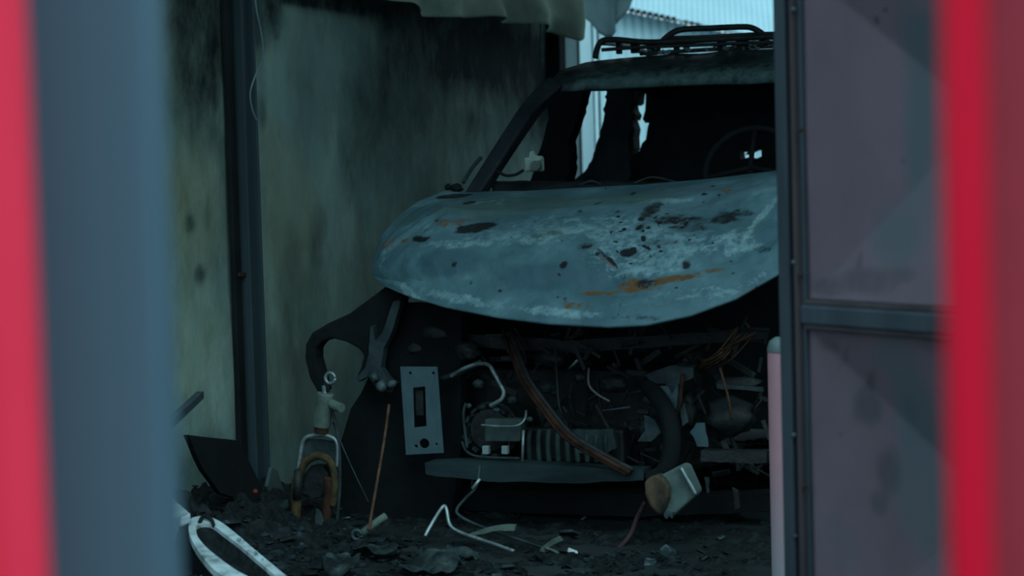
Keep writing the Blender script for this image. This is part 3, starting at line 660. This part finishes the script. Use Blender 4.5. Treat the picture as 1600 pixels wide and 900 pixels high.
# fork piece
fork = thing('motorcycle_fork', 'scorched upright fork assembly with cream canister standing in rubble by the wall', 'fork', tuple(G(488, 838, .1)))
VF = .22
def fp(name, bm, m, **kw): return obj(name, bm, m, fork, **kw)
c0, c1 = K(509, 614, VF), K(502, 668, VF)
bm = tube_bm([c0, c1], .032, seg=18, sm=0); can = fp('canister', bm, CREAMD, bevel=.006)
o = obj('canister_collar', tube_bm([K(503, 668, VF), K(502, 676, VF)], .026, seg=16, sm=0), RUST, can)
o = obj('side_nozzle', tube_bm([K(515, 630, VF), K(528, 636, VF - .02), K(534, 638, VF - .03)], .018, seg=12, sm=0), CREAMD, can, bevel=.003)
o = obj('canister_neck', tube_bm([K(508, 616, VF), K(506, 602, VF)], .009, seg=10, sm=0), ALU, can)
bm = bmesh.new(); cr = K(516, 591, VF)
tube_bm([cr + L * .019 * math.cos(a) + Z * .019 * math.sin(a) for a in np.linspace(0, 2 * math.pi, 22)], .0065, sm=0, bm=bm); fp('ring_eye', bm, ALU, smooth=True)
fp('link', tube_bm([K(506, 600, VF), K(512, 602, VF), K(512, 612, VF)], .007), SOOT, smooth=True)
fp('shackle', tube_bm([K(466, 735, VF), K(470, 705, VF), K(476, 686, VF), K(492, 680, VF), K(515, 682, VF), K(527, 694, VF), K(527, 730, VF)], .0075), ALU, smooth=True)
fp('fork_plate', kprism([ragged([(477, 686), (524, 690), (525, 720), (512, 712), (490, 712), (473, 728)], .8, 10, 3)], VF + .01, .02), GREYM, bevel=.003)
fp('fork_arch', tube_bm([K(464, 770, VF), K(468, 745, VF), K(478, 722, VF), K(496, 712, VF), K(513, 718, VF), K(522, 735, VF), K(524, 760, VF), K(520, 790, VF)], .015), OCHRE, smooth=True)
fp('fork_leg', tube_bm([K(464, 745, VF), K(463, 785, VF), K(459, 842, VF)], .019, seg=12), OCHRE, smooth=True)
fp('fork_leg', tube_bm([K(514, 745, VF), K(512, 790, VF), K(504, 852, VF)], .018, seg=12), RUST, smooth=True)
fp('leg_sleeve', tube_bm([K(466, 735, VF - .01), K(464, 780, VF - .01)], .016, seg=12, sm=0), SOOT2, smooth=True)
fp('burnt_hub', kprism([ragged(circ(493, 752, 21, 26, 16), 2.5, 8, 6)], VF + .02, .05), SOOT2, bevel=.006)
fp('torn_foil', kprism([ragged([(494, 795), (500, 800), (506, 815), (500, 828), (494, 856), (486, 850), (490, 832), (485, 822), (492, 822)], .8, 6, 7)], VF - .04, .006), ASH)
fp('thin_hose', tube_bm([K(518, 640, VF), K(524, 660, VF), K(530, 700, VF), K(531, 760, VF), K(526, 820, VF)], .006), GREYM, smooth=True)
adopt(fork)
# rods and pipes
simple('copper_rod', tube_bm([K(608, 632, .2), K(600, 690, .14), K(588, 760, .05), K(576, 828, -.08)], .0055, seg=8), COPPER, 'long thin copper-brown rod leaning on the front of the car', 'rod', smooth=True)
simple('steel_cable', tube_bm([K(520, 660, .25), K(545, 720, .18), K(576, 785, .1)], .0025, seg=6), GREYM, 'very thin dark cable running down from the canister to the copper rod', 'cable', smooth=True)
def gtube(pts, r, sm=6): return tube_bm([K(x, y, v) for x, y, v in pts], r, sm=sm)
simple('bent_pipe', gtube([(664, 838, -.10), (672, 823, -.08), (690, 794, -.04), (697, 794, -.03), (703, 820, -.05), (720, 832, -.06), (760, 846, -.10), (803, 861, -.15)], .0065), ALU, 'sharply bent thin metal pipe rising from the rubble, leftmost of the pipes', 'pipe', smooth=True)
simple('bent_pipe', gtube([(750, 727, .12), (744, 760, .08), (728, 778, .06), (714, 795, .04), (718, 806, .02), (745, 820, 0), (790, 836, -.03), (840, 853, -.08), (868, 862, -.10)], .0055), GREYM, 'dark thin pipe curving down from the car then along the rubble', 'pipe', smooth=True)
simple('pipe_tip', gtube([(738, 764, .07), (750, 748, .08)], .006, 0), ALU, 'short bright metal tip just under the grey bumper beam', 'metal tip', smooth=True)
bm = prism([ragged([(728, 836), (762, 824), (790, 819), (806, 820), (804, 830), (780, 829), (740, 837)], .5, 8, 2)], lambda x, y: K(x, y, -.06), B * .01)
simple('flat_strap', bm, CREAMD, 'pale flat metal strap lying across the two bent pipes', 'strap')
bm = prism([ragged([(840, 870), (845, 856), (858, 846), (872, 838), (878, 845), (862, 852), (852, 860), (846, 874)], .5, 8, 3)], lambda x, y: K(x, y, -.10), B * .012)
simple('flat_strap', bm, CREAMD, 'short curved pale strap at the right end of the pipes', 'strap')
simple('hooked_wire', gtube([(852, 856, -.1), (868, 862, -.11), (876, 870, -.12)], .005), CREAMD, 'small hooked pale wire below the short curved strap', 'wire', smooth=True)
simple('white_fragment', box_bm(K(894, 864, -.1), .034, .03, .022, Matrix.Rotation(.4, 3, 'Y')), mat('white_chip', (.3, .4, .42), (.42, .54, .56), raw=True), 'small white fragment on the rubble right of the pipes', 'fragment', bevel=.004)
simple('curved_shard', gtube([(680, 868, -.1), (688, 862, -.1), (696, 861, -.1), (701, 868, -.1)], .006), ASH, 'small bright curved shard in front of the bent pipe', 'shard', smooth=True)
simple('bright_sliver', gtube([(567, 884, -.15), (572, 892, -.16), (576, 902, -.16)], .006), WHITE, 'bright upright sliver at the bottom edge below the copper rod', 'sliver', smooth=True)
simple('charred_stick', gtube([(560, 838, -.06), (580, 822, -.04), (603, 806, 0)], .014), CREAMD, 'short scorched stick lying at the foot of the copper rod', 'stick', smooth=True)
bm = bmesh.new(); c = K(558, 836, -.08)
tube_bm([c + L * .018 * math.cos(a) + Z * .016 * math.sin(a) for a in np.linspace(0, 2 * math.pi, 16)], .007, sm=0, bm=bm)
simple('metal_ring', bm, ASH, 'crumpled pale metal ring at the foot of the copper rod', 'ring', smooth=True)
bm = bmesh.new(); bmesh.ops.create_icosphere(bm, subdivisions=2, radius=.009, matrix=Matrix.Translation(WP(399, 768, .40)))
simple('red_lens_chip', bm, mat('red_chip', (.22, .03, .02), (.3, .05, .03)), 'tiny red chip in the rubble below the leaning black board', 'chip')

# white oval shell, bottom left: an oval rim with bolt holes around a dark hollow
GZ = .20
OV = [(296, 812), (303, 808), (320, 806), (337, 811), (352, 820), (372, 836), (400, 860), (430, 885), (462, 912), (480, 935), (440, 950), (400, 925), (360, 905), (338, 893), (318, 872), (303, 850), (295, 830)]
IN = [(306, 822), (314, 818), (330, 819), (348, 832), (372, 850), (398, 872), (428, 898), (446, 918), (440, 930), (410, 912), (372, 892), (346, 874), (324, 856), (309, 838)]
def oz(x, y): return .235 - (y - 806) * .0010
def gm(x, y): return G(x, y, oz(x, y))
ovp = smooth_pts([Vector((x, y, 0)) for x, y in OV + [OV[0]]], 4)[:-1]; inp = smooth_pts([Vector((x, y, 0)) for x, y in IN + [IN[0]]], 4)[:-1]
holes = [circ(373, 843, 3.6, 4.2, 10), circ(400, 864, 3.2, 4.0, 10), circ(410, 874, 1.8, 2.2, 8)]
bm = prism([[(p.x, p.y) for p in ovp], [(p.x, p.y) for p in inp]] + [h for h in holes], gm, Z * -.02)
shell = simple('oval_rim', bm, WHITE, 'white oval rim with bolt holes around a dark hollow, lying at bottom left', 'rim', bevel=.004)
bm = bmesh.new(); cen = gm(372, 868) - Z * .05; vv = [bm.verts.new(gm(p.x, p.y) - Z * .012) for p in inp]; mid = [bm.verts.new((gm(p.x, p.y) - Z * .05).lerp(cen, .35)) for p in inp]; cv = bm.verts.new(cen)
for i in range(len(vv)):
    j = (i + 1) % len(vv); bm.faces.new((vv[i], vv[j], mid[j], mid[i])); bm.faces.new((mid[i], mid[j], cv))
o = obj('scorched_lining', bm, RUB, shell, smooth=True); 
o = obj('rim_clip', tube_bm([gm(312, 818) + Z * .004, gm(318, 812) + Z * .01, gm(330, 816) + Z * .008, gm(334, 822)], .006), SOOT, shell, smooth=True)
# pale shell behind it, half hidden by the post
bm = prism([[(225, 745), (262, 770), (298, 802), (284, 808), (250, 806), (225, 800)]], lambda x, y: G(x, y, .22 + (x - 225) * .0005), Z * -.03)
sh2 = simple('pale_shell', bm, WHITE, 'pale curved shell piece half hidden behind the grey post at bottom left', 'shell', bevel=.006)
o = obj('shell_skirt', prism([[(250, 808), (286, 810), (272, 850), (258, 900), (225, 940), (225, 812)]], lambda x, y: YP(x, y, 5.93), Vector((0, .015, 0))), mat('shaded_shell', (.25, .29, .30), (.38, .43, .44), scale=6), sh2, bevel=.003)
# a dark crate-like block under the oval rim so it rests on something
bm = prism([ragged([(292, 835), (300, 860), (330, 895), (395, 935), (395, 990), (278, 990), (282, 870)], 1, 14, 8)], lambda x, y: YP(x, y, 5.96), Vector((0, .25, 0)))
simple('charred_lump', bm, SOOTF, 'black charred lump underneath the white oval rim', 'lump', bevel=.01)

# scorched cloth sheets hanging from the roof edge
def cloth(outline_top, outline_bot, off, m, name, label, folds, amp, grp=None, plane=None, ny=26, nx=120):
    rows = []
    for j in range(ny + 1):
        t = j / ny; r = []
        for i in range(nx + 1):
            s = i / nx; a = interp(outline_top, s); b = interp(outline_bot, s)
            px, py = a[0] + (b[0] - a[0]) * t, a[1] + (b[1] - a[1]) * t
            p = plane(px, py, off)
            f = math.sin(s * folds + 3.0 * t * s) * amp * (.4 + t) + noise.noise(Vector((s * 9, t * 2.5, off))) * amp * 1.2
            f *= .35 + 1.3 * s
            r.append(p + L * f - B * f * .3)
        rows.append(r)
    return simple(name, grid_bm(rows), m, label, 'cloth', grp, smooth=True, solid=.004)
CLM = mat('smoky_green_cloth', (.15, .24, .20), (.25, .36, .29), raw=True, rough=.9, scale=4, bump=.2, c3=(.30, .40, .29), pos=(.35, .6))
cloth([(545, -90), (700, -90), (840, -90), (912, -90)], [(560, -12), (600, -2), (636, 5), (650, 16), (668, 25), (700, 28), (760, 26), (800, 34), (835, 38), (858, 47), (875, 50), (893, 66), (899, 60), (903, 20)], .22, CLM, 'hanging_cloth', 'smoke-greened cloth sagging in folds along the top of the wall', 34, .032, plane=WP)
CLM2 = mat('pale_scorched_sheet', (.09, .17, .19), (.16, .28, .31), raw=True, rough=.8, scale=4, bump=.1, pos=(.35, .6))
cloth([(902, -90), (980, -90)], [(904, 18), (912, 30), (922, 42), (934, 54), (946, 58), (962, 58), (970, 46), (976, 22), (979, -10)], 11.2, CLM2, 'hanging_sheet', 'pale blue-grey torn sheet hanging between the cloth and the ribbed building', 5, .02, plane=lambda x, y, o_: YP(x, y, o_))
# beam the cloths hang from
struct(obj('trim_14', box_bm(WO + B * 1.6 + L * .22 + Z * 2.62, .10, 5.6, .12, CARROT), SOOTF))
struct(obj('trim_15', box_bm(Vector((.75, 11.25, 2.62)), 2.4, .12, .12), SOOTF))

# ------------------------------------------------------------------ pale pink post, right of the car
pk = thing('pink_post', 'faded pink round-topped post standing behind the edge of the metal gate', 'post', tuple(YP(1222, 900, 5.5)))
ppY = 5.5
zb = 0.0
a = YP(1199, 545, ppY); r = (YP(1246, 545, ppY) - a).length / 2; cx = a.x + r
zt = YP(1220, 527, ppY).z
prof = [(0, zt), (r * .5, zt), (r * .85, zt - .012), (r, zt - .035), (r, zt - .05), (r * 1.0, .02), (r * 1.06, .0)]
PINK = mat('faded_pink_paint', (.32, .17, .20), (.35, .22, .255), raw=True, rough=.6, scale=5, c3=(.25, .26, .29), pos=(.3, .66), bump=.08, masks={'grey': ((.22, .27, .30), .5)})
def lathe(prof, x, y, seg=28, tilt=0):
    bm = bmesh.new(); rings = []
    for rr, z in prof: rings.append([bm.verts.new((x + tilt * (zt - z) + rr * math.cos(2 * math.pi * k / seg), y + rr * math.sin(2 * math.pi * k / seg), z)) for k in range(seg)] if rr > 0 else [bm.verts.new((x, y, z))])
    for a_, b_ in zip(rings, rings[1:]):
        for k in range(seg):
            k2 = (k + 1) % seg
            if len(a_) == 1: bm.faces.new((a_[0], b_[k], b_[k2]))
            else: bm.faces.new((a_[k], b_[k], b_[k2], a_[k2]))
    return bm
zs = list(np.linspace(zt - .05, .0, 30))
o = obj('post_body', lathe([(r * .97, zt - .034)] + [(r, z) for z in zs], cx, ppY), PINK, pk, smooth=True)
me = o.data; at = me.attributes.new('grey', 'FLOAT', 'POINT'); at.data.foreach_set('value', [float(np.clip((zt - .28 - v_.co.z) / .45, 0, .9)) for v_ in me.vertices])
obj('post_cap', lathe([(0, zt + .002), (r * .5, zt), (r * .85, zt - .01), (r * 1.02, zt - .03), (r * 1.02, zt - .04)], cx, ppY), mat('pale_cap', (.10, .13, .13), (.22, .25, .24), rough=.4), pk, smooth=True)
adopt(pk)

# ------------------------------------------------------------------ metal gate leaf, folded toward the camera on the right
gate = thing('sheet_gate', 'smoke-stained metal gate leaf with pressed panels and a crossbar', 'gate', (0.62, 4.75, 0))
GY = math.radians(58)
GD = Vector((math.cos(GY), -math.sin(GY), 0)); GN = Vector((-math.sin(GY), -math.cos(GY), 0))
GO = YP(1226, 450, 4.75); GO.z = 0
def GP(px, py, off=0): return on_plane(px, py, GO + GN * off, GN)
def gw(s, z, off=0): return GO + GD * s + Z * z + GN * off
def s_of(px): return (GP(px, 450) - GO).dot(GD)
GATEM = mat('smoky_bounce_tinted_gate_paint', (.072, .062, .080), (.098, .082, .104), raw=True, rough=.7, scale=2.4, c3=(.085, .098, .118), pos=(.35, .62), bump=.05, bscale=60, stretch=(1, 1, .6), masks={'soot': ((.022, .030, .034), .7), 'teal': ((.040, .078, .090), .5)})  # pinkish base has the red bounce light put into the paint colour
FRM = mat('gate_frame_paint', (.022, .035, .045), (.038, .055, .07), raw=True, rough=.5, scale=5, c3=(.06, .065, .075), pos=(.4, .65), bump=.2, stretch=(1, 1, .2))
FRM2 = mat('gate_frame_rail_paint', (.022, .022, .026), (.045, .042, .048), raw=True, rough=.55, scale=7, bump=.15, stretch=(1, 1, .2))
def gbox(s0, s1, z0, z1, o0, o1, m, name, **kw):
    c = gw((s0 + s1) / 2, (z0 + z1) / 2, (o0 + o1) / 2)
    return obj(name, box_bm(c, abs(s1 - s0), abs(o1 - o0), z1 - z0, Matrix((GD, -GN, Z)).transposed()), m, gate, **kw)
sA = s_of(1262); sE = 1.25
zc1 = GP(1262, 468).z; zc0 = GP(1262, 514).z
gbox(s_of(1226), s_of(1243), .02, 2.7, -.03, .02, FRM, 'gate_stile', bevel=.004)
gbox(s_of(1243.5), s_of(1250), .02, 2.7, -.03, .006, FRM2, 'stile_groove', bevel=.002)
gbox(s_of(1250.5), s_of(1257), .02, 2.7, -.03, .022, FRM2, 'gate_stile', bevel=.005)
gbox(s_of(1257), sA, .02, 2.7, -.03, .008, FRM, 'stile_groove', bevel=.002)
gbox(sA - .01, sE, zc0 + .012, zc1 - .012, -.03, .018, FRM, 'crossbar', bevel=.006)
gbox(sA, sE, zc1 - .012, zc1, -.03, .010, FRM2, 'crossbar_lip', bevel=.003)
gbox(sA, sE, zc0, zc0 + .014, -.03, .012, FRM2, 'crossbar_lip', bevel=.003)
gbox(sE, sE + .05, .02, 2.7, -.03, .02, FRM, 'gate_stile', bevel=.004)
def panel(z0, z1, sc, zc, dep):
    rows = []
    n, m_ = 120, 140
    for j in range(m_ + 1):
        z = z0 + (z1 - z0) * j / m_; r = []
        for i in range(n + 1):
            s = sA + (sE - sA) * i / n
            dx = (s - sA) / (sc - sA) if s < sc else (sE - s) / (sE - sc)
            dz = (z - z0) / (zc - z0) if z < zc else (z1 - z) / (z1 - zc)
            h = min(dx, dz, 1)
            r.append(gw(s, z, -.006 - dep * h + noise.noise(Vector((s * 4, z * 2, 0))) * .004))
        rows.append(r)
    return obj('gate_panel', grid_bm(rows), GATEM, gate, smooth=True, solid=.004)
zt1 = GP(1262, -54).z
pc = GP(1478, 185); scen = (pc - GO).dot(GD)
p1 = panel(zc1, zt1, scen, GP(1478, 185).z, .11)
pc2 = GP(1500, 790)
p2 = panel(.05, zc0, scen, GP(1478, 790).z, .11)
def gb(px, py, rx, ry, a, ang=0):
    c = GP(px, py); e = GP(px + rx, py); k = (c - EYE).dot(FW) / FPX
    ca, sa = math.cos(math.radians(ang)), math.sin(math.radians(ang)); r1 = abs((e - c).dot(GD)); 
    return (c, GD * ca + Z * sa, max(.006, r1), Z * ca - GD * sa, ry * k, a)
paint(p1, 'soot', [gb(1390, 40, 60, 30, .15), gb(1350, 440, 60, 25, .5), gb(1400, 430, 30, 16, .45), gb(1290, 450, 30, 18, .5), gb(1330, 410, 5, 25, .5), gb(1347, 30, 5, 8, .8), gb(1363, 14, 4, 6, .8), gb(1378, 252, 4, 4, .6), gb(1440, 60, 40, 60, .2)])
paint(p1, 'teal', [gb(1400, 200, 26, 230, .7), gb(1430, 60, 60, 60, .7), gb(1380, 370, 50, 60, .6), gb(1430, 300, 30, 80, .35), gb(1300, 430, 40, 20, .2)])
paint(p2, 'soot', [gb(1335, 640, 22, 34, .6), gb(1362, 740, 18, 50, .55), gb(1350, 790, 14, 25, .5), gb(1395, 640, 10, 30, .4), gb(1440, 840, 12, 50, .6), gb(1450, 860, 12, 30, .5), gb(1340, 600, 8, 40, .5, -40), gb(1310, 560, 6, 30, .4, -40), gb(1290, 540, 20, 14, .4), gb(1450, 540, 30, 15, .3), gb(1302, 680, 6, 6, .5)])
paint(p2, 'teal', [gb(1400, 660, 36, 180, .7), gb(1420, 800, 60, 100, .6), gb(1380, 560, 30, 30, .5), gb(1300, 850, 40, 60, .3)])
# little bolts along the stile
for x, y in ((1240, 15), (1251, 203), (1240, 410), (1251, 430), (1258, 760), (1243, 838), (1241, 680)):
    bm = bmesh.new(); bmesh.ops.create_uvsphere(bm, u_segments=10, v_segments=6, radius=.006, matrix=Matrix.Translation(GP(x, y, .022)))
    obj('bolt', bm, RUST if y in (203, 430, 760) else ASH, gate, smooth=True)
# torn edge on the stile beside the windscreen
bm = prism([ragged([(1228, 150), (1222, 156), (1219, 168), (1215, 186), (1216, 195), (1224, 198), (1228, 230)], .8, 4, 4)], lambda x, y: GP(x, y, 0), GN * -.006)
obj('torn_edge', bm, FRM, gate)
adopt(gate)

# ------------------------------------------------------------------ foreground: the opening the photographer looks through
BLUE = mat('blue_grey_post_paint', (.074, .150, .196), (.074, .150, .196), raw=True, rough=.6, scale=3, bump=0, pos=(.3, .7))
a, b = YP(30, 450, 1.7), YP(241, 450, 1.7)
post = obj('gate_post', box_bm(((a.x + b.x) / 2 , 1.75, 1.35), b.x - a.x, .10, 2.7), BLUE, bevel=.006)
tag(post, 'blurred blue-grey steel post close to the camera at left', 'post')
REDL = mat(spec=.08, name='bright_lit_red_gate_paint', c1=(.82, .034, .075), c2=(.86, .040, .085), raw=True, rough=.45, scale=3, bump=0)  # brighter than the right edge strip; its stronger light is in the colour
REDR = mat(spec=.08, name='deep_red_edge_paint', c1=(.60, .006, .028), c2=(.64, .008, .032), raw=True, rough=.5, scale=3, bump=0)
MAR = mat(spec=.08, name='dull_maroon_sheet_paint', c1=(.27, .030, .047), c2=(.31, .035, .053), raw=True, rough=.55, scale=3, bump=0)
lg = thing('red_gate', 'blurred bright red gate leaf at the left edge, nearest the camera', 'gate', (-.6, 1.5, 0))
b = YP(52, 450, 1.5); n_ = .55
obj('gate_sheet', box_bm((b.x - .028 - n_ / 2, 1.51, 1.35), n_, .006, 2.6), REDL, lg)
obj('gate_edge', box_bm((b.x - .015, 1.505, 1.35), .030, .03, 2.64), REDL, lg, bevel=.004)
obj('gate_rail', box_bm((b.x - .3, 1.525, .12), .55, .03, .05), REDL, lg, bevel=.003)
adopt(lg)
rg = thing('maroon_gate', 'blurred maroon gate with a bright red edge strip at the right edge', 'gate', (.6, 1.35, 0))
a, b = YP(1478, 450, 1.35), YP(1538, 450, 1.35)
obj('edge_strip', box_bm(((a.x + b.x) / 2, 1.345, 1.35), b.x - a.x, .025, 2.64), REDR, rg, bevel=.003)['label'] = 'bright red edge strip'
obj('gate_sheet', box_bm((b.x + .3, 1.36, 1.35), .62, .006, 2.6), MAR, rg)
obj('gate_rail', box_bm((b.x + .3, 1.38, .12), .6, .03, .05), MAR, rg, bevel=.003)
adopt(rg)
